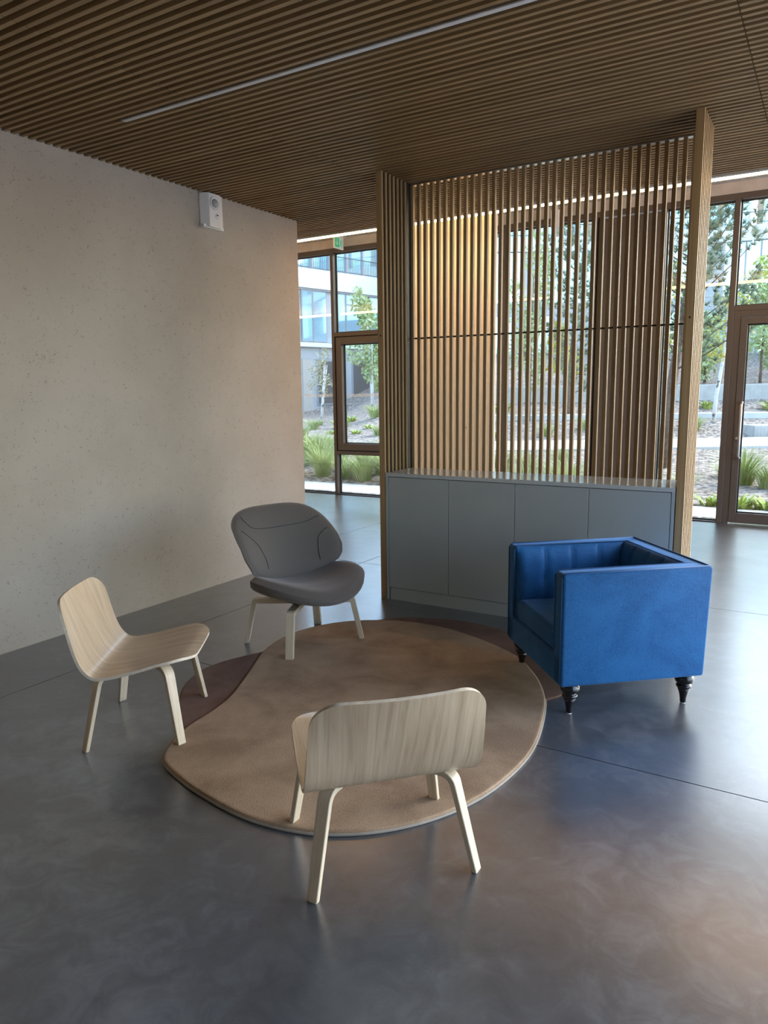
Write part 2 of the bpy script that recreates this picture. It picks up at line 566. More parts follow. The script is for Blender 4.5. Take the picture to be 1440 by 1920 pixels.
for (p, q, r, u) in ((a, a + 0.072, d, e), (c - 0.072, c, d, e), (a + 0.072, c - 0.072, d, d + 0.115), (a + 0.072, c - 0.072, e - 0.072, e)):
    MB().box(p, q, D0 - 0.005, D1 - 0.02, r, u).build('stile', m_frame, lf, bevel=0.002, seg=1)
pane(a + 0.072, c - 0.072, d + 0.115, e - 0.072, lf, FY + 0.05)
hx = -0.862
MB().tube([(hx, D0 - 0.005, 1.385), (hx, D0 - 0.075, 1.385), (hx, D0 - 0.085, 1.36), (hx, D0 - 0.085, 0.79), (hx, D0 - 0.075, 0.765), (hx, D0 - 0.005, 0.765)], 0.014, 10).build('pull_handle', m_alu, lf, smooth=True)
MB().tube([(-0.895, D0 - 0.004, 0.985), (-0.895, D0 - 0.03, 0.985)], 0.016, 12).build('lock_cylinder', m_alu, lf)
MB().box(-0.90, -0.86, D0 - 0.036, D0 - 0.03, 0.978, 0.99).build('thumb_turn', m_alu, lf)
w5 = frame_root('window_6')
for k, (p, q) in enumerate(((0.355, 1.9), (1.95, 3.4))):
    pane(p, q, 0.012, HZ, w5)
    member(q, q + 0.05, 0.012, HZ, w5, 'mullion') if q < 3 else None
# unseen open side on the right: frames without panes, added to let daylight in
w6 = frame_root('window_added')
struct(MB().box(-4.5, 3.4, -4.4, -4.2, 0.0, 3.4).build('wall_rear_added', m_wall))  # unseen wall, added to cut the daylight coming from behind the camera
struct(MB().box(3.3, 3.5, -4.2, 0.4, 0.0, 3.4).build('wall_right_added', m_wall))  # added out of view, closes part of the side opening to hold back light
for yy in (0.4, 2.6, 4.8, 7.0, 9.1):
    MB().box(3.30, 3.4, yy, yy + 0.06, 0.0, 3.6).build('mullion', m_frame, w6)
MB().box(3.30, 3.4, 0.4, 9.2, 3.6, 3.9).build('head_frame', m_frame, w6)

# ------------------------------------------------------------------ ceiling lights, signs
ll = thing('linear_light', (0, 0, 0), 0, 'slim recessed linear ceiling light, switched off, running between the wooden slats', 'light')
ya = 4.61 + LAMP_N * PITCH
MB().box(-3.525, 3.2, ya - 0.004, ya + 0.03, CZ + 0.002, CZ + 0.046).build('housing', m_alu, ll)
MB().box(-3.52, 3.195, ya, ya + 0.026, CZ - 0.001, CZ + 0.002).build('diffuser', m_diff, ll)

ls = thing('strip_light', (0, 0, 0), 0, 'glowing warm white strip light along the edge of the slatted ceiling', 'light')
MB().box(-10.1, 3.3, CEIL_Y1 + 0.05, CEIL_Y1 + 0.14, CZ + 0.006, CZ + 0.036).build('diffuser', m_led, ls)
MB().box(-10.1, 3.3, CEIL_Y1 + 0.031, CEIL_Y1 + 0.05, CZ + 0.004, CZ + 0.06).build('housing', m_alu, ls)

ex = thing('exit_sign', (-6.2, 8.93, 3.60), 0, 'green and white emergency exit sign hanging from the soffit by the glazing', 'sign')
MB().box(-0.05, 0.05, -0.07, 0.24, 0.15, 0.16).build('mounting_plate', m_white, ex, bevel=0.002, seg=1)
MB().box(-0.012, 0.012, -0.01, 0.215, -0.02, 0.15).build('sign_panel', m_signw, ex, bevel=0.002, seg=1)
MB().box(0.012, 0.0135, 0.0, 0.105, 0.0, 0.125).build('green_field', m_signg, ex)
ar = MB()
ar.add([(0.0142, y, z) for y, z in ((0.045, 0.108), (0.062, 0.108), (0.062, 0.055), (0.045, 0.055))], [(0, 1, 2, 3)])
ar.add([(0.0142, y, z) for y, z in ((0.020, 0.068), (0.0535, 0.018), (0.087, 0.068), (0.0535, 0.048))], [(0, 1, 2, 3)])
ar.build('arrow', m_signw, ex)
man = MB()
man.prism_x([(0.15 + 0.011 * math.cos(k * 0.785), 0.104 + 0.011 * math.sin(k * 0.785)) for k in range(8)], 0.0122, 0.0136)
for p, q in (((0.152, 0.092), (0.145, 0.055)), ((0.150, 0.085), (0.128, 0.070)), ((0.150, 0.085), (0.172, 0.068)), ((0.145, 0.055), (0.165, 0.035)), ((0.165, 0.035), (0.16, 0.008)), ((0.145, 0.055), (0.128, 0.030)), ((0.128, 0.030), (0.114, 0.026))):
    dx, dz = q[0] - p[0], q[1] - p[1]
    l = math.hypot(dx, dz); nx, nz = -dz / l * 0.006, dx / l * 0.006
    man.prism_x([(p[0] + nx, p[1] + nz), (q[0] + nx, q[1] + nz), (q[0] - nx, q[1] - nz), (p[0] - nx, p[1] - nz)], 0.0122, 0.0136)
man.build('running_figure', m_signg, ex)
MB().box(0.012, 0.0132, 0.195, 0.203, 0.0, 0.125).build('edge_stripe', m_signg, ex)

# second, partly hidden exit sign plate seen through the slats
eb = thing('sign_box', (-2.98, 8.95, 3.46), 0, 'small pale box under the soffit seen through the slat screen', 'sensor')
MB().box(-0.05, 0.05, -0.06, 0.06, 0.0, 0.2).build('casing', m_white, eb, bevel=0.006)
MB().tube([(0, 0, 0.2), (0, 0, 0.30)], 0.012, 8).build('stem', m_white, eb)

el = thing('emergency_light', (WX, 4.29, 2.815), 0, 'white emergency light unit with round spot lens high on the concrete wall', 'light')
MB().prism([(0, 0), (0.012, 0), (0.075, 0.035), (0.075, 0.15), (0.05, 0.205), (0, 0.205)], 0.0, 0.245).build('casing', m_white, el, bevel=0.005)
MB().box(0.0, 0.05, -0.006, 0.212, -0.006, 0.016).build('base_tray', m_white, el, bevel=0.003)
sp = MB()
sp.lathe([(0.046, -0.004), (0.050, 0.004), (0.046, 0.012), (0.036, 0.004), (0.030, 0.003)], 24)
o = sp.build('spot_bezel', m_white, el, smooth=True); o.rotation_euler = (0, R(90), 0); o.location = (0.075, 0.092, 0.175)
sp = MB().lathe([(0.032, 0.0), (0.030, 0.008), (0.02, 0.014), (0.006, 0.017)], 20)
o = sp.build('spot_lens', m_lens, el, smooth=True); o.rotation_euler = (0, R(90), 0); o.location = (0.075, 0.092, 0.175)
sp = MB().lathe([(0.020, -0.003), (0.018, 0.006), (0.012, 0.004)], 16)
o = sp.build('test_socket', m_white, el, smooth=True); o.rotation_euler = (0, R(90), 0); o.location = (0.075, 0.118, 0.085)
sp = MB().lathe([(0.006, 0.0), (0.005, 0.004)], 10)
o = sp.build('indicator', m_black, el); o.rotation_euler = (0, R(90), 0); o.location = (0.079, 0.118, 0.09)

# ------------------------------------------------------------------ slatted screen
X0, X1 = -2.838, -0.711          # outer faces of the two posts
PW = 0.046
scr = thing('slat_screen', (0, 0, 0), 0, 'tall oak slat screen with ribbed posts standing behind the grey sideboard', 'screen')
rib = MB().box(0, PW, 0, 0.024, 0, CZ).mesh('post_rib', m_slat_z, bevel=0.0015, seg=1)
for px in (X0, X1 - PW):
    for k in range(7):
        link('post_rib', rib, scr, (px, 4.61 + k * PITCH, 0))
    MB().box(px + 0.012, px + PW - 0.012, 4.62, 4.61 + 6 * PITCH, 0.0, CZ).build('post_core', m_felt, scr)
    for k in range(1):
        o = MB().tube([(px + PW / 2, 4.6085, 1.953), (px + PW / 2, 4.612, 1.953)], 0.006, 10).build('rod_end', m_black, scr)
MB().box(X0 + 0.004, X0 + PW - 0.002, 4.968, 5.03, 0.0, CZ).build('steel_upright', m_steel, scr)
SY, SWD, SD = 5.03, 0.024, 0.031
SN, SX0, SX1 = 37, -2.786, -0.824
vs = MB().box(-SWD / 2, SWD / 2, 0, SD, 0, CZ).mesh('slat', m_slat_z, bevel=0.001, seg=1)
for k in range(SN):
    link('slat', vs, scr, (SX0 + (SX1 - SX0) * k / (SN - 1), SY, 0))
MB().tube([(X0 + 0.03, SY + SD / 2, 1.953), (X1 - 0.02, SY + SD / 2, 1.953)], 0.0065, 10).build('steel_rod', m_steel, scr)
MB().box(X0 + PW, X1 - PW, SY - 0.004, SY + SD + 0.004, CZ - 0.012, CZ - 0.001).build('top_rail', m_alu, scr)
kn = MB().tube([(SX0 + (SX1 - SX0) * 8 / 36 + SWD / 2 - 0.001, SY + SD / 2, 1.28), (SX0 + (SX1 - SX0) * 8 / 36 + SWD / 2 + 0.002, SY + SD / 2, 1.28)], 0.007, 8).build('knot', m_bark, scr)

# ------------------------------------------------------------------ sideboard
sb = thing('sideboard', (-1.775, 4.61, 0), 0, 'low grey laminate sideboard with four flush doors in front of the slat screen', 'sideboard')
W2 = 1.012                         # half width between the posts
MB().box(-W2 + 0.02, W2 - 0.02, 0.022, 0.405, 0.0, 0.93).build('carcass', m_black, sb)
MB().box(-W2, -W2 + 0.019, 0.0, 0.41, 0.0, 0.936).build('end_panel', m_cab, sb, bevel=0.001, seg=1)
MB().box(W2 - 0.019, W2, 0.0, 0.41, 0.0, 0.936).build('end_panel', m_cab, sb, bevel=0.001, seg=1)
MB().box(-W2, W2, 0.0, 0.41, 0.936, 0.963).build('worktop', m_cabtop_lit, sb, bevel=0.001, seg=1)
dw = (2 * (W2 - 0.021)) / 4
for k in range(4):
    a = -W2 + 0.021 + k * dw
    MB().box(a + 0.002, a + dw - 0.002, 0.001, 0.021, 0.098, 0.932).build('door', m_cab, sb, bevel=0.001, seg=1)
MB().box(-W2 + 0.028, W2 - 0.022, 0.006, 0.022, 0.0, 0.095).build('plinth', m_cab, sb)

# ------------------------------------------------------------------ rug
def spline(pts, n=8, closed=True):
    out = []
    m = len(pts)
    for i in range(m if closed else m - 1):
        p0, p1, p2, p3 = [Vector(pts[(i + k) % m]) if closed else Vector(pts[min(max(i + k, 0), m - 1)]) for k in (-1, 0, 1, 2)]
        for k in range(n):
            u = k / n
            out.append(0.5 * ((2 * p1) + (-p0 + p2) * u + (2 * p0 - 5 * p1 + 4 * p2 - p3) * u * u + (-p0 + 3 * p1 - 3 * p2 + p3) * u ** 3))
    if not closed:
        out.append(Vector(pts[-1]))
    return out
rug = thing('rug', (0, 0, 0), 0, 'large irregular wool rug in beige with dark brown ends under the chairs', 'rug')
beige = [(-2.335, 1.996), (-2.415, 2.11), (-2.47, 2.257), (-2.50, 2.476), (-2.556, 2.669), (-2.698, 2.966), (-2.848, 3.282), (-2.884, 3.60), (-2.76, 3.90), (-2.537, 4.084), (-2.213, 4.165), (-1.873, 4.10), (-1.512, 3.925), (-1.302, 3.707), (-1.15, 3.45), (-1.055, 3.15), (-1.0, 2.826), (-1.02, 2.515), (-1.09, 2.278), (-1.20, 2.096), (-1.342, 1.962), (-1.514, 1.877), (-1.738, 1.847), (-1.995, 1.880), (-2.20, 1.935)]
brown = [(-2.42, 2.25), (-2.56, 2.30), (-2.715, 2.44), (-2.866, 2.623), (-2.946, 2.841), (-2.925, 3.023), (-2.80, 3.35), (-2.70, 3.85), (-2.555, 4.11), (-2.416, 4.238), (-2.179, 4.341), (-1.908, 4.357), (-1.66, 4.27), (-1.33, 3.90), (-1.085, 3.56), (-1.14, 3.37), (-1.3, 3.0), (-1.8, 2.5)]
def rug_layer(pts, z0, z1, name, mat, n=8, rnd=0.012):
    ol = [Vector((p[0], p[1])) for p in spline([(p[0], p[1], 0) for p in pts], n)]
    k = len(ol)
    def inset(dd):
        r = []
        for i in range(k):
            tn = (ol[(i + 1) % k] - ol[i - 1]).normalized()
            r.append(ol[i] + Vector((tn.y, -tn.x)) * dd)
        return r
    # orientation: outline runs clockwise or not
    area = sum(ol[i].x * ol[(i + 1) % k].y - ol[(i + 1) % k].x * ol[i].y for i in range(k))
    sg = -1 if area > 0 else 1
    rings = [(0.004, z0), (0.0, z0 + (z1 - z0) * 0.3), (0.001, z0 + (z1 - z0) * 0.7), (0.006, z1 - 0.001), (0.014, z1)]
    mb = MB()
    vs = []
    for dd, z in rings:
        vs += [(p.x, p.y, z) for p in inset(sg * dd)]
    fs = []
    for r_ in range(len(rings) - 1):
        for i in range(k):
            fs.append((r_ * k + i, r_ * k + (i + 1) % k, (r_ + 1) * k + (i + 1) % k, (r_ + 1) * k + i))
    fs.append(tuple(range((len(rings) - 1) * k, len(rings) * k)))
    mb.add(vs, fs)
    return mb.build(name, mat, rug), ol
_, _ = rug_layer(brown, 0.0, 0.012, 'brown_ends', m_rugb)
bo, ol = rug_layer(beige, 0.001, 0.020, 'beige_field', m_rug)
MB().tube([(p.x, p.y, 0.006) for p in ol] + [(ol[0].x, ol[0].y, 0.006)], 0.006, 6).build('bound_edge', m_rugedge, rug, smooth=True)

# ------------------------------------------------------------------ bent plywood lounge chairs
def resample(pts, n):
    pts = [Vector(p) for p in pts]
    L = [0]
    for i in range(1, len(pts)):
        L.append(L[-1] + (pts[i] - pts[i - 1]).length)
    out = []
    j = 0
    for k in range(n + 1):
        s = L[-1] * k / n
        while j < len(L) - 2 and L[j + 1] < s:
            j += 1
        u = (s - L[j]) / max(L[j + 1] - L[j], 1e-9)
        out.append(pts[j].lerp(pts[j + 1], u))
    return out, L[-1]

def ply_shell(profile, width_fn, lat_fn, thick, r_back, r_front, name, parent):
    pr = spline([(x, 0, z) for x, z in profile], 12, False)
    NS, NTT = 84, 28
    # denser rows near both ends so that the rounded corners stay smooth
    pts, L = resample(pr, 400)
    ss = []
    for i in range(NS + 1):
        u = i / NS
        ss.append(0.5 - 0.5 * math.cos(math.pi * u))
    top = []; uv = []
    for s in ss:
        q_ = s * 400; i_ = min(int(q_), 399); p = pts[i_].lerp(pts[i_ + 1], q_ - i_)
        dist0, dist1 = s * L, (1 - s) * L
        w_ = width_fn(s)
        for dd, rr_ in ((dist0, r_back), (dist1, r_front)):
            if dd < rr_:
                w_ -= rr_ - math.sqrt(max(rr_ * rr_ - (rr_ - dd) ** 2, 0))
        row = []
        for j in range(NTT + 1):
            tt = -1 + 2 * j / NTT
            y = tt * w_
            dx, dz = lat_fn(s, y)
            row.append(Vector((p.x + dx, y, p.z + dz)))
            uv.append((y + 0.5, s * L))
        top.append(row)
    nrm = []
    for i in range(NS + 1):
        for j in range(NTT + 1):
            a_ = top[min(i + 1, NS)][j] - top[max(i - 1, 0)][j]
            j0, j1 = max(j - 1, 0), min(j + 1, NTT)
            b_ = top[max(1, min(i, NS - 1))][j1] - top[max(1, min(i, NS - 1))][j0]
            nn = b_.cross(a_)
            nn = nn.normalized() if nn.length > 1e-9 else Vector((0, 0, -1))
            nrm.append(nn)
    vs = [v_ for row in top for v_ in row]
    K = len(vs)
    bot = [v_ + n_ * thick for v_, n_ in zip(vs, nrm)]
    idx = lambda i, j: i * (NTT + 1) + j
    fs = []
    for i in range(NS):
        for j in range(NTT):
            q = (idx(i, j), idx(i, j + 1), idx(i + 1, j + 1), idx(i + 1, j))
            fs.append(q); fs.append(tuple(K + k for k in reversed(q)))
    mb = MB().add(vs + bot, fs)
    o = mb.build(name, m_ply, parent, uvs=uv + uv, smooth=True)
    # edge band: shows the ply thickness
    rim = [idx(0, j) for j in range(NTT + 1)] + [idx(i, NTT) for i in range(1, NS + 1)] + [idx(NS, j) for j in range(NTT - 1, -1, -1)] + [idx(i, 0) for i in range(NS - 1, 0, -1)]
    ev = [vs[k] for k in rim] + [bot[k] for k in rim]
    n = len(rim)
    MB().add(ev, [(k, (k + 1) % n, n + (k + 1) % n, n + k) for k in range(n)]).build('edge_band', m_plyedge, o, smooth=True)
    return o

def bent_leg(ang, foot_r, bend_r, z_top, start_r, w_top, w_foot, thick, rb, name, parent, mat, c=(0, 0)):
    """strip of bentwood lying in the upright plane at heading ang: flat run under the seat, bend, splayed leg"""
    path = []
    a_out = math.atan2(foot_r - bend_r, z_top)       # splay from upright
    turn = math.pi / 2 - a_out
    tl = rb * math.tan(turn / 2)
    k0 = (bend_r - tl, z_top)
    path.append((start_r, z_top))
    path.append((k0[0] - 0.001, z_top))
    for k in range(9):
        th_ = turn * k / 8
        path.append((k0[0] + rb * math.sin(th_), z_top - rb * (1 - math.cos(th_))))
    path.append((foot_r, 0.0))
    pts, L = resample([(p[0], 0, p[1]) for p in path], 40)
    vs = []; uv = []
    ca, sa = math.cos(ang), math.sin(ang)
    for i, p in enumerate(pts):
        d = (pts[min(i + 1, 40)] - pts[max(i - 1, 0)]).normalized()
        nn = Vector((d.z, 0, -d.x))                    # towards inside/under
        u = i / 40
        hw = 0.5 * (w_top + (w_foot - w_top) * u)
        th2 = thick * (1 - 0.15 * u)
        for (sy, sn) in ((-1, 0), (1, 0), (1, 1), (-1, 1)):
            q = p + nn * th2 * sn
            if i == 40:
                q.z = 0.0
            r_, y_ = q.x, sy * hw
            vs.append((c[0] + ca * r_ - sa * y_, c[1] + sa * r_ + ca * y_, max(q.z, 0.0)))
            uv.append((sy * hw + sn * 0.07, u * L))
    fs = []
    for i in range(40):
        for k in range(4):
            fs.append((i * 4 + k, i * 4 + (k + 1) % 4, (i + 1) * 4 + (k + 1) % 4, (i + 1) * 4 + k))
    fs.append((3, 2, 1, 0)); fs.append((160, 161, 162, 163))
    mb = MB().add(vs, fs)
    me = bpy.data.meshes.new(name)
    me.from_pydata(mb.v, [], mb.f)
    ul = me.uv_layers.new(name='UVMap')
    for lp in me.loops:
        ul.data[lp.index].uv = uv[lp.vertex_index]
    bm = bmesh.new(); bm.from_mesh(me)
    bmesh.ops.recalc_face_normals(bm, faces=bm.faces)
    bm.to_mesh(me); bm.free()
    me.materials.append(mat)
    o = link(name, me, parent)
    auto_smooth(o, 35)
    md = o.modifiers.new('bevel', 'BEVEL'); md.width = 0.003; md.segments = 2; md.limit_method = 'ANGLE'; md.angle_limit = R(40)
    return o

PLY = [(-0.312, 0.676), (-0.283, 0.598), (-0.253, 0.520), (-0.221, 0.443), (-0.192, 0.384), (-0.160, 0.349), (-0.118, 0.340), (-0.03, 0.349), (0.06, 0.366), (0.15, 0.386), (0.22, 0.397), (0.275, 0.393)]
def make_ply_chair(loc, rz, label):
    t_ = thing('lounge_chair', loc, rz, label, 'chair', 'low plywood lounge chairs by the rug')
    def wf(s):
        u = abs(s - 0.40) / 0.6
        return 0.284 - 0.016 * max(0, (0.38 - s) / 0.38) ** 1.3 - 0.020 * max(0, (s - 0.45) / 0.55) ** 1.6
    def lf_(s, y):
        k = (y / 0.29) ** 2
        bk = sstep(0.40, 0.0, s)
        st = max(0, min(1, (s - 0.50) / 0.3))
        return (0.040 * k * bk, 0.014 * k * st)
    ply_shell(PLY, wf, lf_, 0.0125, 0.090, 0.125, 'shell', t_)
    for sy in (-1, 1):
        for sx, zt, br_ in ((1, 0.360, 0.275), (-1, 0.331, 0.265)):
            hd = math.atan2(sy * 0.70, sx * 0.715)
            c_ = (sx * 0.2175 - math.cos(hd) * 0.352, sy * 0.277 - math.sin(hd) * 0.352)
            bent_leg(hd, 0.352, br_, zt, 0.12, 0.052, 0.038, 0.021, 0.055, 'leg', t_, m_leg, c_)
    MB().box(-0.12, 0.12, -0.09, 0.09, 0.318, 0.336).build('cross_block', m_leg, t_, bevel=0.004)
    return t_
make_ply_chair((-2.687, 2.233, 0.0), R(34.2), 'pale oak plywood lounge chair by the concrete wall, seat facing the rug')
make_ply_chair((-1.224, 1.960, 0.0), math.atan2(0.692, -0.722), 'pale oak plywood lounge chair seen from behind, front legs on the beige rug')

# ------------------------------------------------------------------ grey upholstered easy chair
def padded(surf, NU, NV, thick_fn, name, mat, parent, uvscale=1.0):
    """closed cushion: surf(u,v) mid surface over the unit disc-like patch, inflated both ways with a rounded rim"""
    mid = [[Vector(surf(i / NU, j / NV)) for j in range(NV + 1)] for i in range(NU + 1)]
    def nr(i, j):
        a_ = mid[min(i + 1, NU)][j] - mid[max(i - 1, 0)][j]
        b_ = mid[i][min(j + 1, NV)] - mid[i][max(j - 1, 0)]
        n_ = a_.cross(b_)
        return n_.normalized() if n_.length > 1e-9 else Vector((0, 0, 1))
    vs = []; uv = []
    for sg in (1, -1):
        for i in range(NU + 1):
            for j in range(NV + 1):
                ii = min(max(i, 1), NU - 1); jj = min(max(j, 1), NV - 1)
                vs.append(mid[i][j] + nr(ii, jj) * sg * thick_fn(i / NU, j / NV, sg))
                uv.append((i / NU * uvscale, j / NV * uvscale))
    K = (NU + 1) * (NV + 1)
    idx = lambda i, j: i * (NV + 1) + j
    fs = []
    for i in range(NU):
        for j in range(NV):
            q = (idx(i, j), idx(i + 1, j), idx(i + 1, j + 1), idx(i, j + 1))
            fs.append(q); fs.append(tuple(K + k for k in reversed(q)))
    rim = [idx(0, j) for j in range(NV + 1)] + [idx(i, NV) for i in range(1, NU + 1)] + [idx(NU, j) for j in range(NV - 1, -1, -1)] + [idx(i, 0) for i in range(NU - 1, 0, -1)]
    n = len(rim)
    for k in range(n):
        fs.append((rim[(k + 1) % n], rim[k], K + rim[k], K + rim[(k + 1) % n]))
    o = MB().add(vs, fs).build(name, mat, parent, uvs=uv, smooth=True)
    return o

def disc_map(u, v, p=2.6):
    """unit square to a rounded (superellipse) disc"""
    a, b_ = 2 * u - 1, 2 * v - 1
    m_ = max(abs(a), abs(b_))
    if m_ < 1e-9:
        return 0.0, 0.0
    rr_ = (abs(a) ** p + abs(b_) ** p) ** (1 / p)
    return a * m_ / rr_, b_ * m_ / rr_

def rimthick(t0, t1=None, ex=6):
    def f_(u, v, sg):
        m_ = max(abs(2 * u - 1), abs(2 * v - 1))
        t_ = t0 if sg > 0 or t1 is None else t1
        return t_ * math.sqrt(max(1 - m_ ** ex, 0.0))
    return f_

gc = thing('easy_chair', (-2.743, 3.526, 0), math.atan2(-0.154, 0.49), 'grey woven upholstered easy chair with wing shaped back and oak legs', 'chair')
def back_mid(a, b_):
    # a: -1..1 across, b_: -1 bottom .. 1 top
    h = (b_ + 1) / 2
    z = 0.385 + 0.455 * h
    y = a * interp(h, [(0, 0.235), (0.2, 0.335), (0.42, 0.365), (0.6, 0.365), (0.8, 0.362), (1, 0.345)])
    x = -0.115 - 0.25 * h ** 1.05 + y * y * interp(h, [(0, 0.9), (0.3, 1.25), (0.55, 1.05), (0.8, 0.5), (1, 0.2)])
    return (x, y, z)
def back_surf(u, v):
    a, b_ = disc_map(u, v, 3.5)
    return back_mid(a, b_)
padded(lambda u, v: back_surf(1 - u, v), 44, 36, rimthick(0.031, 0.031), 'backrest', m_weave, gc, 1.0)
def seat_surf(u, v):
    a, b_ = disc_map(u, v, 2.3)
    y = a * 0.365
    x = 0.072 + b_ * 0.305
    k = (y / 0.365) ** 2
    z = 0.354 + 0.100 * k + 0.030 * max(b_, 0) * (1 - k) - 0.05 * max(b_ - 0.45, 0) ** 1.0 * (1 - k)
    x -= 0.06 * k * max(b_, 0)
    return (x, y, z)
padded(lambda u, v: seat_surf(u, 1 - v), 44, 36, rimthick(0.050, 0.052, 12), 'seat', m_weave, gc, 1.0)
# stitched seams on the front of the back
def seam_on_back(pts):
    out = []
    for a, b_ in pts:
        p = Vector(back_mid(a, b_)); e = 0.01
        pa = Vector(back_mid(a + e, b_)) - p; pb = Vector(back_mid(a, b_ + e)) - p
        n_ = pa.cross(pb).normalized()
        if n_.x < 0:
            n_ = -n_
        m_ = max(abs(a), abs(b_))
        out.append(p + n_ * (0.031 * math.sqrt(max(1 - m_ ** 6, 0)) + 0.0012))
    return out
for pts in ([(0.84, 0.50), (0.74, 0.47), (0.60, 0.40), (0.35, 0.36), (0, 0.35), (-0.35, 0.36), (-0.58, 0.42), (-0.68, 0.58), (-0.74, 0.74)],
            [(0.88, 0.20), (0.78, 0.12), (0.66, -0.05), (0.62, -0.35), (0.64, -0.6)],
            [(-0.85, 0.42), (-0.68, 0.12), (-0.60, -0.05), (-0.57, -0.35), (-0.60, -0.6)]):
    sm = [p for p in spline([(a, b_, 0) for a, b_ in pts], 6, False)]
    MB().tube(seam_on_back([(p.x, p.y) for p in sm]), 0.0019, 5).build('seam', m_seam, gc)
FX, FYY = 0.247, 0.287
for sx in (-1, 1):
    for sy in (-1, 1):
        a = math.atan2(sy * FYY, sx * FX)
        bent_leg(a, math.hypot(FX, FYY), 0.318, 0.290, 0.03, 0.052, 0.046, 0.033, 0.022, 'leg', gc, m_leg)
MB().box(-0.16, 0.16, -0.15, 0.15, 0.296, 0.316).build('mounting_plate', m_steel, gc, bevel=0.003)

# ------------------------------------------------------------------ blue velvet armchair
ba = thing('armchair', (-0.968, 3.766, 0), math.atan2(-0.658, -0.753), 'boxy blue velvet armchair with button seams and black turned legs', 'armchair')
HD, HW, Z0, Z1, AT = 0.372, 0.3765, 0.155, 0.705, 0.10
def vbox(x0, x1, y0, y1, z0, z1, name, bev=0.018, flare=0.0, parent=ba, mat=m_velvet, sub=0):
    mb = MB()
    mb.add([(x0, y0, z0), (x1, y0, z0), (x1, y1, z0), (x0, y1, z0), (x0 - flare, y0, z1), (x1, y0, z1), (x1, y1, z1), (x0 - flare, y1, z1)],
           [(0, 3, 2, 1), (4, 5, 6, 7), (0, 1, 5, 4), (1, 2, 6, 5), (2, 3, 7, 6), (3, 0, 4, 7)])
    o = mb.build(name, mat, parent, bevel=bev, seg=3)
    auto_smooth(o, 50)
    return o
vbox(-HD + 0.03, HD, -HW + 0.01, HW - 0.01, Z0, 0.30, 'seat_base', 0.012)
near = vbox(-HD, HD, HW - AT, HW, Z0, Z1, 'arm', 0.014, 0.02)
far = vbox(-HD, HD, -HW, -HW + AT, Z0, Z1, 'arm', 0.014, 0.02)
bk = vbox(-HD - 0.002, -HD + AT, -HW + 0.006, HW - 0.006, Z0 + 0.001, Z1 - 0.001, 'back', 0.014, 0.02)
# padded inner panels with vertical button seams
def inner_panel(p0, p1, nrm, zlo, zhi, nseg, name, parent):
    """pillowed panel from p0 to p1 (xy), bulging along nrm"""
    p0 = Vector(p0); p1 = Vector(p1); nrm = Vector(nrm)
    NU, NV = nseg * 10, 20
    vs = []; fs = []
    for i in range(NU + 1):
        u = i / NU
        cell = (u * nseg) % 1.0
        for j in range(NV + 1):
            v_ = j / NV
            bul = 0.034 * (1 - (2 * v_ - 1) ** 6)
            groove = 0.010 * max(0, 1 - min(cell, 1 - cell) / 0.16) ** 1.5 if 0 < i < NU else 0
            d0 = math.hypot(min(cell, 1 - cell) * (p1 - p0).length / nseg, (v_ - 0.55) * (zhi - zlo))
            btn = 0.012 * max(0, 1 - d0 / 0.05) if 0 < i < NU else 0
            eu = min(u, 1 - u) * (p1 - p0).length
            edge = min(1, eu / 0.03)
            off = max(0.001, (bul - groove - btn) * (0.35 + 0.65 * math.sqrt(edge)))
            q = p0.lerp(p1, u) + nrm * off
            vs.append((q.x, q.y, zlo + (zhi - zlo) * v_))
    for i in range(NU):
        for j in range(NV):
            k = i * (NV + 1) + j
            fs.append((k, k + NV + 1, k + NV + 2, k + 1))
    # back wall of the pad
    K = len(vs)
    vs += [(p0.x - nrm.x * 0.02, p0.y - nrm.y * 0.02, zlo), (p1.x - nrm.x * 0.02, p1.y - nrm.y * 0.02, zlo), (p1.x - nrm.x * 0.02, p1.y - nrm.y * 0.02, zhi), (p0.x - nrm.x * 0.02, p0.y - nrm.y * 0.02, zhi)]
    fs.append((K, K + 3, K + 2, K + 1))
    fs.append(tuple([K] + [j for j in range(0, NV + 1)] + [K + 3]))
    fs.append(tuple([K + 1] + [NU * (NV + 1) + j for j in range(0, NV + 1)] + [K + 2]))
    fs.append(tuple([K + 3] + [i * (NV + 1) + NV for i in range(NU + 1)] + [K + 2]))
    fs.append(tuple([K] + [i * (NV + 1) for i in range(NU + 1)] + [K + 1]))
    o = MB().add(vs, fs).build(name, m_velvet, parent)
    auto_smooth(o, 60)
    L = (p1 - p0).length
    for k in range(1, nseg):
        q = p0.lerp(p1, k / nseg)
        pts = []
        for j in range(0, 15):
            v_ = 0.04 + 0.92 * j / 14
            bul = 0.034 * (1 - (2 * v_ - 1) ** 6)
            d0 = abs((v_ - 0.55) * (zhi - zlo))
            pts.append((q.x + nrm.x * (bul - 0.0095 - 0.012 * max(0, 1 - d0 / 0.05)), q.y + nrm.y * (bul - 0.0095 - 0.012 * max(0, 1 - d0 / 0.05)), zlo + (zhi - zlo) * v_))
        MB().tube(pts, 0.0022, 5).build('button_seam', m_velvet_seam, o)
    return o
zi0, zi1 = 0.30, Z1 - 0.004
inner_panel((HD - 0.012, -HW + AT), (-HD + AT, -HW + AT), (0, 1), zi0, zi1, 4, 'inner_arm_pad', ba)
inner_panel((-HD + AT, HW - AT), (HD - 0.012, HW - AT), (0, -1), zi0, zi1, 4, 'inner_arm_pad', ba)
inner_panel((-HD + AT, -HW + AT), (-HD + AT, HW - AT), (1, 0), zi0, zi1, 4, 'inner_back_pad', ba)
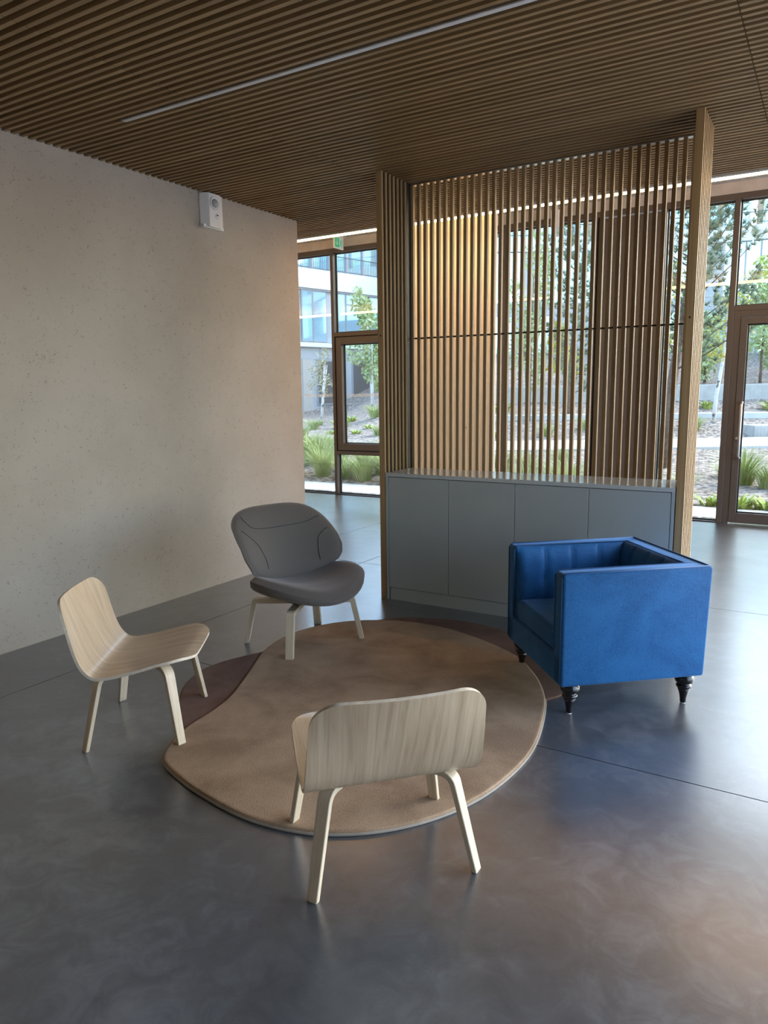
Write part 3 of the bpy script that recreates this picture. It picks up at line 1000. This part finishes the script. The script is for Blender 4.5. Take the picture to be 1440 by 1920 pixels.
vbox(-HD + AT + 0.02, HD - 0.006, -HW + AT + 0.02, HW - AT - 0.02, 0.295, 0.415, 'seat_cushion', 0.028)
cy = HW - AT - 0.022
MB().tube([(HD - 0.012, -cy, 0.392), (HD - 0.012, cy, 0.392)], 0.004, 6).build('cushion_piping', m_velvet_seam, ba)
# piping along the inside edge of the rim and down the arm fronts
ip = HW - AT + 0.006
zp = Z1 + 0.001
pp = [(HD + 0.001, ip, 0.31), (HD + 0.001, ip, zp - 0.02), (HD - 0.02, ip, zp), (-HD + AT - 0.02, ip, zp), (-HD + AT - 0.02, -ip, zp), (HD - 0.02, -ip, zp), (HD + 0.001, -ip, zp - 0.02), (HD + 0.001, -ip, 0.31)]
MB().tube(pp, 0.005, 6).build('rim_piping', m_velvet_seam, ba, smooth=True)
op = HW - 0.016
for sy in (1, -1):
    MB().tube([(HD + 0.001, sy * op, Z0 + 0.02), (HD + 0.001, sy * op, zp - 0.02), (HD - 0.015, sy * op, zp), (-HD - 0.005, sy * op, zp)], 0.0045, 6).build('arm_piping', m_velvet_seam, ba, smooth=True)
MB().tube([(-HD - 0.005, -op, zp), (-HD - 0.005, op, zp)], 0.0045, 6).build('back_piping', m_velvet_seam, ba, smooth=True)
lp = [(0.013, 0.004), (0.015, 0.010), (0.0165, 0.030), (0.023, 0.060), (0.029, 0.076), (0.025, 0.080), (0.036, 0.086), (0.038, 0.094), (0.033, 0.101), (0.027, 0.105), (0.042, 0.114), (0.047, 0.128), (0.045, 0.142), (0.036, 0.152), (0.034, 0.158)]
lm_ = MB().lathe(lp, 24).mesh('leg', m_leg_black, smooth=True)
gm_ = MB().lathe([(0.012, 0.0), (0.012, 0.005)], 14).mesh('glide', m_white)
for sx in (-1, 1):
    for sy in (-1, 1):
        l_ = link('leg', lm_, ba, (sx * 0.302, sy * 0.322, 0))
        link('glide', gm_, l_)

# ------------------------------------------------------------------ outdoors
FH = Vector((-math.sin(yaw), math.cos(yaw)))
RT = Vector((math.cos(yaw), math.sin(yaw)))
def DL(D, L):
    p = FH * D + RT * L
    return p.x, p.y
def gz(x, y):
    D = FH.x * x + FH.y * y; L = RT.x * x + RT.y * y
    zl = interp(D, [(13, -0.03), (16, 0.30), (24, 0.42), (34, 0.60), (38, 1.5), (60, 2.0)])
    zr = interp(D, [(12, -0.03), (15.2, 0.26), (17.4, 0.38), (22, 1.15), (22.6, 1.60), (34, 3.2), (60, 3.6)])
    k = sstep(-2.5, 3.5, L)
    z = zl + (zr - zl) * k
    return z if y > 10.6 else -0.03 + (z + 0.03) * sstep(9.6, 10.6, y)
gm = MB()
GX, GY = 110, 90
vs = []
for j in range(GY + 1):
    for i in range(GX + 1):
        x = -38 + 62 * i / GX
        y = 9.33 + 45 * (j / GY) ** 1.4
        vs.append((x, y, gz(x, y) + (random.uniform(-0.02, 0.02) if y > 11 else 0)))
gm.add(vs, [(j * (GX + 1) + i, j * (GX + 1) + i + 1, (j + 1) * (GX + 1) + i + 1, (j + 1) * (GX + 1) + i) for j in range(GY) for i in range(GX)])
g = gm.build('ground_garden', m_soil, smooth=True); struct(g)
# paved ground around the rest of the hall
g2 = struct(MB().box(3.42, 40, -40, 9.33, -0.2, -0.05).build('ground_paving', m_path))
g3 = struct(MB().box(-40, 3.4, -40, -4.22, -0.2, -0.05).build('ground_paving', m_path))
pv = tag(MB().box(-11, 8, 9.62, 10.45, -0.2, -0.012).build('paving_strip', m_path), 'pale concrete paving strip just outside the glazing', 'path')
# pebble drainage strip
pb = MB()
for k in range(1500):
    x = random.uniform(-9, 3.5); y = random.uniform(9.36, 9.61); r_ = random.uniform(0.012, 0.03)
    c = Vector((x, y, -0.03 + r_ * 0.3))
    a_ = random.uniform(0, 3)
    p6 = [c + Vector((r_ * math.cos(a_ + q), r_ * 0.75 * math.sin(a_ + q), 0)) for q in (0, 1.57, 3.14, 4.71)] + [c + Vector((0, 0, r_ * 0.6)), c - Vector((0, 0, r_ * 0.6))]
    pb.add(p6, [(0, 1, 4), (1, 2, 4), (2, 3, 4), (3, 0, 4), (1, 0, 5), (2, 1, 5), (3, 2, 5), (0, 3, 5)])
po = pb.build('pebbles', m_pebble); tag(po, 'pale pebbles filling the drainage strip along the glazing', 'pebbles'); po['kind'] = 'stuff'

def strip(D0_, D1_, La, Lb, dz, name, mat, label, cat, thick=0.12, curve=0.0, n=24):
    mb = MB(); vs = []; fs = []
    for i in range(n + 1):
        L = La + (Lb - La) * i / n
        for D in (D0_, D1_):
            D += curve * (L - 2) ** 2
            x, y = DL(D, L)
            vs += [(x, y, gz(x, y) + dz), (x, y, gz(x, y) + dz - thick)]
    for i in range(n):
        a = i * 4; b_ = a + 4
        fs += [(a, a + 2, b_ + 2, b_), (a + 1, b_ + 1, b_ + 3, a + 3), (a, b_, b_ + 1, a + 1), (a + 2, a + 3, b_ + 3, b_ + 2)]
    mb.add(vs, fs)
    return tag(mb.build(name, mat), label, cat)
strip(15.4, 16.9, -7.0, 14, 0.05, 'garden_path', m_path, 'pale garden path curving between the planted beds', 'path', curve=0.004)
def garden_box(Da, Db, La, Lb, z0, z1, name, mat, label, cat, group=None):
    q = [DL(Da, La), DL(Da, Lb), DL(Db, Lb), DL(Db, La)]
    o = MB().prism(q, z0, z1).build(name, mat, bevel=0.015, seg=1)
    return tag(o, label, cat, group)
garden_box(22.0, 22.4, 3.2, 16, 0.9, 1.66, 'retaining_wall', m_conc, 'long low concrete retaining wall across the garden slope', 'wall')
garden_box(19.6, 20.0, 2.6, 14, 0.55, 0.90, 'retaining_wall', m_path, 'pale concrete kerb wall below the long retaining wall', 'wall')
garden_box(17.3, 17.95, 8.75, 11.5, 0.25, 0.67, 'concrete_bench', m_conc, 'solid concrete block bench beside the garden path', 'bench')

# grass clumps
def grass_mesh(nb, h, spread, seed, wd=0.012):
    rg = random.Random(seed)
    mb = MB()
    for k in range(nb):
        a = rg.uniform(0, 6.283); r0 = rg.uniform(0, 0.13)
        hh = h * rg.uniform(0.55, 1.05); out = spread * rg.uniform(0.3, 1.1)
        bx, by = r0 * math.cos(a), r0 * math.sin(a)
        px, py = -math.sin(a) * wd, math.cos(a) * wd
        pts = []
        for s in (0, 0.45, 0.8, 1.0):
            o_ = out * s ** 1.8; z = hh * (s - 0.28 * s ** 3)
            pts.append((bx + math.cos(a) * o_, by + math.sin(a) * o_, z))
        vs = []
        for i, p in enumerate(pts):
            q = 1 - 0.3 * i if i < 3 else 0.06
            vs += [(p[0] - px * q, p[1] - py * q, p[2]), (p[0] + px * q, p[1] + py * q, p[2])]
        mb.add(vs, [(0, 1, 3, 2), (2, 3, 5, 4), (4, 5, 7, 6)])
    return mb
gms = [grass_mesh(300, 0.62, 0.46, 1, 0.006).mesh('grass_clump', m_grass), grass_mesh(320, 0.78, 0.54, 2, 0.006).mesh('grass_clump', m_grass), grass_mesh(260, 0.48, 0.42, 3, 0.006).mesh('grass_clump', m_grass)]
fms = [grass_mesh(60, 0.30, 0.30, 5, 0.03).mesh('leafy_plant', m_fern), grass_mesh(45, 0.24, 0.24, 6, 0.035).mesh('leafy_plant', m_fern)]
def plant(me, name, x, y, s, label, cat, group):
    o = link(name, me, None, (x, y, gz(x, y) - 0.03))
    o.scale = (s, s, s); o.rotation_euler = (0, 0, random.uniform(0, 6.28))
    return tag(o, label, cat, group)
k = 0
for row, (y0, h0) in enumerate(((10.95, 0), (11.6, 1), (12.4, 1))):
    x = -8.6 - row * 0.5
    while x < -3.2 - row * 0.2:
        plant(gms[(k + row) % 3], 'grass_clump', x + random.uniform(-0.12, 0.12), y0 + random.uniform(-0.15, 0.15), random.uniform(0.8, 1.15),
              'tufted green grass clump in the bed outside the opening sash window', 'plant', 'grasses outside the sash window')
        x += 0.52; k += 1
for (x, y, s) in ((-2.3, 11.2, 0.75), (-2.9, 11.6, 0.8), (-1.9, 12.2, 0.7), (-1.15, 13.3, 1.15), (-0.75, 13.0, 1.2), (-0.3, 13.4, 1.2), (0.2, 12.9, 1.1), (-1.5, 13.9, 0.8), (-3.4, 11.1, 0.8), (-4.2, 13.2, 0.8), (-3.3, 13.6, 0.8)):
    plant(gms[k % 3], 'grass_clump', x, y, s, 'tufted grass clump on the mulch outside the glass door', 'plant', 'grasses outside the door'); k += 1
for (x, y, s) in ((-1.32, 10.75, 0.9), (-0.95, 10.62, 1.0), (-0.62, 10.7, 1.1), (-0.3, 10.65, 1.0), (0.05, 10.7, 1.0), (-1.75, 10.8, 0.8)):
    plant(fms[k % 2], 'leafy_plant', x, y, s, 'low bright green leafy plant at the paving edge outside the door', 'plant', 'leafy plants at the paving edge'); k += 1
KEEP = [(26, -0.35, 1.0), (27, -2.25, 0.7), (19.5, 3.85, 0.9), (24, 5.9, 1.0), (24.5, 7.6, 1.0), (23.5, 10.2, 1.0), (23.2, 11.8, 1.3), (25.5, 13.4, 1.5), (27, 10.0, 1.3), (19.2, 8.62, 0.6), (20.5, 5.2, 0.7), (17.6, 9.6, 1.3), (17.6, 10.8, 1.3)]
def scatter(count, bands, l0, l1, s0, s1, label, group):
    done = 0
    for _ in range(4000):
        if done == count:
            break
        D = random.uniform(*random.choice(bands)); L = random.uniform(l0, l1) * D
        s_ = random.uniform(s0, s1); r_ = 0.42 * s_
        if any(math.hypot(D - a, L - b_) < r_ + c for a, b_, c in KEEP):
            continue
        KEEP.append((D, L, r_))
        x, y = DL(D, L)
        plant(random.choice(fms + gms[2:]), 'leafy_plant', x, y, s_, label, 'plant', group)
        done += 1
scatter(34, [(17.7, 18.8), (20.7, 21.2), (23.3, 31)], 0.02, 0.62, 0.9, 1.5, 'small green plant on the mulched garden slope', 'small plants on the slope')
scatter(16, [(18.0, 27)], -0.13, -0.005, 0.8, 1.3, 'small plant on the mulched bank below the grey clad wing', 'plants on the bank')

# shrubs and trees
def leaf_cloud(blobs, n, size, seed, asp=0.6):
    rg = random.Random(seed); mb = MB()
    for k in range(n):
        c, r_ = rg.choice(blobs)
        while True:
            d = Vector((rg.uniform(-1, 1), rg.uniform(-1, 1), rg.uniform(-1, 1)))
            if 0.25 < d.length < 1:
                break
        p = Vector(c) + Vector((d.x * r_[0], d.y * r_[1], d.z * r_[2]))
        a = Vector((rg.uniform(-1, 1), rg.uniform(-1, 1), rg.uniform(-0.6, 1))).normalized()
        b_ = a.orthogonal().normalized()
        s = size * rg.uniform(0.6, 1.3)
        mb.add([p - a * s, p + b_ * s * asp, p + a * s, p - b_ * s * asp], [(0, 1, 2, 3)])
    return mb
def shrub(D, L, h, wd, mat, n, size, seed, name, label, cat='shrub', trunk=0.0, tmat=None, stems=1):
    x, y = DL(D, L)
    z = gz(x, y) - 0.02
    o = thing(name, (x, y, z), 0, label, cat)
    rg = random.Random(seed)
    bl = []
    for k in range(9):
        u = k / 8
        zc = trunk + (h - trunk) * (0.15 + 0.75 * u)
        r_ = wd * (0.75 - 0.45 * abs(u - 0.4)) * rg.uniform(0.7, 1.1)
        bl.append(((rg.uniform(-0.5, 0.5) * wd, rg.uniform(-0.5, 0.5) * wd, zc), (r_ * 0.8, r_ * 0.8, (h - trunk) * 0.16)))
    leaf_cloud(bl, n, size, seed).build('foliage', mat, o)
    for s in range(stems):
        a = rg.uniform(0, 6.28); lean = 0.0 if stems == 1 else 0.25
        MB().tube([(0, 0, 0), (math.cos(a) * lean * 0.4, math.sin(a) * lean * 0.4, h * 0.35), (math.cos(a) * lean, math.sin(a) * lean, h * 0.8)], [0.03 + 0.012 * h / 2, 0.03, 0.012], 7).build('stem', tmat or m_bark, o, smooth=True)
    return o
shrub(26, -0.35, 4.0, 0.95, m_leafl, 2300, 0.07, 11, 'young_tree', 'pale green leafy young tree beyond the sash window', 'tree', 0.6, m_birch, 3)
shrub(27, -2.25, 2.6, 0.6, m_leaft, 420, 0.05, 12, 'young_tree', 'thin multi stemmed young tree in front of the cladding', 'tree', 0.9, m_birch, 4)
shrub(19.5, 3.85, 4.6, 0.75, m_leafl, 1700, 0.06, 13, 'slender_tree', 'slender light green tree seen through the middle of the slats', 'tree', 0.8, m_bark, 2)
shrub(24, 5.9, 1.9, 0.8, m_leafy, 900, 0.07, 14, 'yellow_shrub', 'yellow leaved shrub above the retaining wall', 'shrub', 0.1)
shrub(24.5, 7.6, 2.4, 0.9, m_leafd, 1200, 0.07, 15, 'dark_shrub', 'dark green shrub beside the yellow one', 'shrub', 0.1)
shrub(23.5, 10.2, 2.2, 0.9, m_leafl, 1200, 0.07, 16, 'light_shrub', 'light green shrub above the wall beyond the birch', 'shrub', 0.1)
shrub(23.2, 11.8, 3.3, 1.2, m_leafl, 1900, 0.075, 17, 'round_shrub', 'round pale green shrub beyond the glass door', 'shrub', 0.3)
shrub(25.5, 13.4, 3.8, 1.5, m_fern, 1800, 0.09, 18, 'tall_shrub', 'tall yellow green shrub above the door transom', 'shrub', 0.3)
shrub(27, 10.0, 3.6, 1.3, m_leafy, 900, 0.08, 19, 'golden_shrub', 'golden leaved shrub behind the birch', 'shrub', 0.3)
# birch
x, y = DL(19.2, 8.62)
br = thing('birch_tree', (x, y, gz(x, y) - 0.02), 0, 'thin white barked birch tree growing on the mulched slope', 'tree')
MB().tube([(0, 0, 0), (0.03, 0.02, 0.7), (0.12, 0.05, 1.5), (0.20, 0.1, 2.4), (0.3, 0.15, 3.4)], [0.055, 0.048, 0.042, 0.03, 0.01], 9).build('trunk', m_birch, br, smooth=True)
leaf_cloud([((0.25, 0.1, 2.4), (0.6, 0.6, 0.5)), ((0.3, 0.15, 3.1), (0.5, 0.5, 0.5)), ((0.1, 0.1, 1.8), (0.4, 0.4, 0.3))], 700, 0.045, 21).build('foliage', m_leafy, br)
# pines: trunk, boughs and needle tufts
def pine(D, L, h, lean, seed, label, nb, spread, zlow):
    rg = random.Random(seed)
    x, y = DL(D, L)
    o = thing('pine_tree', (x, y, gz(x, y) - 0.03), 0, label, 'tree')
    tp = [Vector((lean[0] * s ** 1.3, lean[1] * s ** 1.3, h * s)) for s in (0, 0.2, 0.4, 0.6, 0.8, 1.0)]
    MB().tube(tp, [0.11, 0.095, 0.08, 0.06, 0.04, 0.012], 10).build('trunk', m_bark, o, smooth=True)
    bo_ = MB(); ne = MB()
    for k in range(nb):
        s = zlow + (1 - zlow) * (k + rg.random()) / nb
        base = Vector((lean[0] * s ** 1.3, lean[1] * s ** 1.3, h * s))
        a = k * 2.4 + rg.uniform(-0.4, 0.4)
        ln = spread * (1.05 - 0.75 * s) * rg.uniform(0.7, 1.1) + 0.25
        d = Vector((math.cos(a), math.sin(a), 0.25 + 0.45 * s))
        pts = [base + d * ln * u + Vector((0, 0, 0.22 * ln * u * u)) for u in (0, 0.35, 0.7, 1.0)]
        bo_.tube(pts, [0.018, 0.013, 0.008, 0.004], 5)
        for q in range(30):
            u = 0.15 + 0.87 * q / 29
            c = base + d * ln * u + Vector((rg.uniform(-1, 1), rg.uniform(-1, 1), rg.uniform(-0.5, 0.9))) * 0.2 * (1.15 - 0.4 * u) + Vector((0, 0, 0.22 * ln * u * u))
            ax = (d + Vector((rg.uniform(-0.6, 0.6), rg.uniform(-0.6, 0.6), rg.uniform(0, 0.9)))).normalized()
            for m_ in range(24):
                v_ = (ax * rg.uniform(0.3, 1.0) + Vector((rg.uniform(-1, 1), rg.uniform(-1, 1), rg.uniform(-0.7, 1)))).normalized() * rg.uniform(0.08, 0.16)
                sd = v_.orthogonal().normalized() * 0.009
                ne.add([c - sd, c + sd, c + v_], [(0, 1, 2)])
    bo_.build('boughs', m_bark, o)
    ne.build('needles', m_needle, o)
    return o
pine(13.5, 5.14, 5.6, (0.55, 0.45), 31, 'pine tree with reddish trunk growing close outside the glass', 44, 2.0, 0.32)
pine(20.5, 5.2, 4.6, (0.1, 0.1), 32, 'bushy dark pine behind the middle of the slat screen', 26, 1.3, 0.12)
pine(12.8, 8.1, 4.4, (-0.1, 0.2), 33, 'pine tree outside the glass door, boughs reaching over the transom', 16, 1.6, 0.62)

# ------------------------------------------------------------------ buildings around the garden
def facade(A, B, name, label):
    A = Vector(A); B = Vector(B)
    o = thing(name, (A.x, A.y, 0), math.atan2(B.y - A.y, B.x - A.x), label, 'building')
    return o, (B - A).length
lb, LL = facade((-22.64, 20.33), (-19.1, 35.0), 'courtyard_wing', 'white and grey courtyard wing with tall windows and railed roof terrace')
S0 = 6.86        # local distance of the measured start
def part(root, name, mat, x0, x1, y0, y1, z0, z1, bevel=0):
    return MB().box(x0, x1, y0, y1, z0, z1).build(name, mat, root, bevel=bevel)
# wing occupies local +y (behind the facade line)
part(lb, 'ground_floor_wall', m_clad, 0, LL, 0.10, 6, -0.5, 3.72)
part(lb, 'first_floor_wall', m_clad, 0, LL, 0.16, 6, 3.9, 6.28)
part(lb, 'sill_ledge', m_render, 0, LL, -0.12, 6, 3.66, 3.86)
part(lb, 'white_band', m_render, 0, LL, -0.02, 6, 6.30, 7.15)
part(lb, 'shadow_joint', m_mull, 0, LL, 0.04, 6, 6.22, 6.30)
part(lb, 'terrace_glazing', m_bglass, 0, LL, 1.6, 6, 7.15, 10.2)
for k in range(14):
    part(lb, 'terrace_mullion', m_mull, k * 1.15, k * 1.15 + 0.12, 1.5, 1.6, 7.15, 10.2)
rl = part(lb, 'rail_top', m_rail, 0, LL, 0.05, 0.09, 7.86, 7.90)
rb_ = part(lb, 'rail_bottom', m_rail, 0, LL, 0.05, 0.09, 7.20, 7.23)
bar = MB().box(-0.008, 0.008, 0.06, 0.08, 7.2, 7.88).mesh('rail_bar', m_rail)
for k in range(int(LL / 0.11)):
    if 5.5 < k * 0.11 < 13.5:
        link('rail_bar', bar, lb, (k * 0.11, 0, 0))
def win(root, x0, x1, z0, z1, mat=m_bglass, y=0.10, transom=None):
    w_ = MB().box(x0, x1, y - 0.03, y + 0.08, z0, z1).build('window_frame', m_mull, root)
    if transom:
        MB().box(x0 + 0.06, x1 - 0.06, y - 0.035, y - 0.028, z0 + 0.06, transom - 0.04).build('window_pane', mat, w_)
        MB().box(x0 + 0.06, x1 - 0.06, y - 0.035, y - 0.028, transom + 0.04, z1 - 0.06).build('window_pane', mat, w_)
    else:
        MB().box(x0 + 0.05, x1 - 0.05, y - 0.035, y - 0.028, z0 + 0.06, z1 - 0.06).build('window_pane', mat, w_)
for (a, c, tz) in ((-2.3, -1.2, None), (-1.0, 0.2, None), (0.5, 1.14, None), (1.16, 2.0, None), (2.55, 3.2, None), (3.22, 4.18, 5.72), (4.8, 5.9, None), (6.1, 7.0, 5.72), (7.2, 7.9, None)):
    win(lb, S0 + a, S0 + c, 3.90, 6.22, transom=tz)
for (a, c) in ((-1.6, -0.2), (1.3, 2.35), (3.55, 4.75), (5.6, 6.8)):
    win(lb, S0 + a, S0 + c, 1.0, 3.08, m_bglassd, 0.06)
part(lb, 'beige_corner_panel', m_clad2, S0 + 0.45, S0 + 1.05, 0.05, 0.12, -0.5, 3.1)
for k in range(12):
    part(lb, 'panel_joint', m_mull, k * 1.2, k * 1.2 + 0.03, 0.085, 0.11, 3.12, 3.66)
part(lb, 'panel_joint', m_mull, 0, LL, 0.085, 0.11, 3.10, 3.13)

def back_wing(A, B, seed, label, far=False):
    o, L = facade(A, B, 'courtyard_block', label)
    rg = random.Random(seed)
    part(o, 'lower_wall', m_clad, 0, L, 0.1, 1.6, -1, 5.55)
    part(o, 'first_floor_glazing', m_bglass, 0, L, 0.12, 1.6, 5.55, 7.80)
    part(o, 'white_band', m_render, 0, L, -0.05, 1.6, 7.82, 8.45)
    part(o, 'terrace_glazing', m_bglass, 0, L, 1.2, 1.6, 8.45, 10.9)
    part(o, 'rail_top', m_rail, 0, L, 0.05, 0.09, 8.98, 9.02)
    n = int(L / 0.13)
    for k in range(n):
        link('rail_bar', bar2, o, (k * 0.13, 0, 0))
    k = 0.3
    while k < L:
        part(o, 'mullion', m_mull, k, k + 0.06, 0.06, 0.14, 5.55, 7.82)
        part(o, 'timber_fin', m_timber, k + 0.5, k + 0.72, 1.05, 1.2, 8.45, 10.9)
        if rg.random() < 0.2:
            part(o, 'solid_panel', m_clad, k + 0.06, k + 0.8, 0.08, 0.13, 5.55, 7.8)
        k += rg.uniform(1.1, 1.7)
    for q in range(max(1, int(L / 1.9))):
        win(o, 0.4 + q * 1.9, 1.5 + q * 1.9, 2.6, 5.0, m_bglass, 0.08)
    return o
bar2 = MB().box(-0.009, 0.009, 0.06, 0.08, 8.45, 9.0).mesh('rail_bar', m_rail)
back_wing((-19.1, 35.3), (-14.264, 32.29), 1, 'pale courtyard block turning the corner behind the young trees')
back_wing((-14.264, 32.29), (-9.469, 35.206), 2, 'glazed courtyard block with white band facing the slat screen')
back_wing((-9.469, 35.206), (-3.42, 36.544), 3, 'glazed courtyard block with timber fins behind the pine')
back_wing((-3.42, 36.544), (8.0, 35.5), 4, 'long glazed courtyard block beyond the glass door')
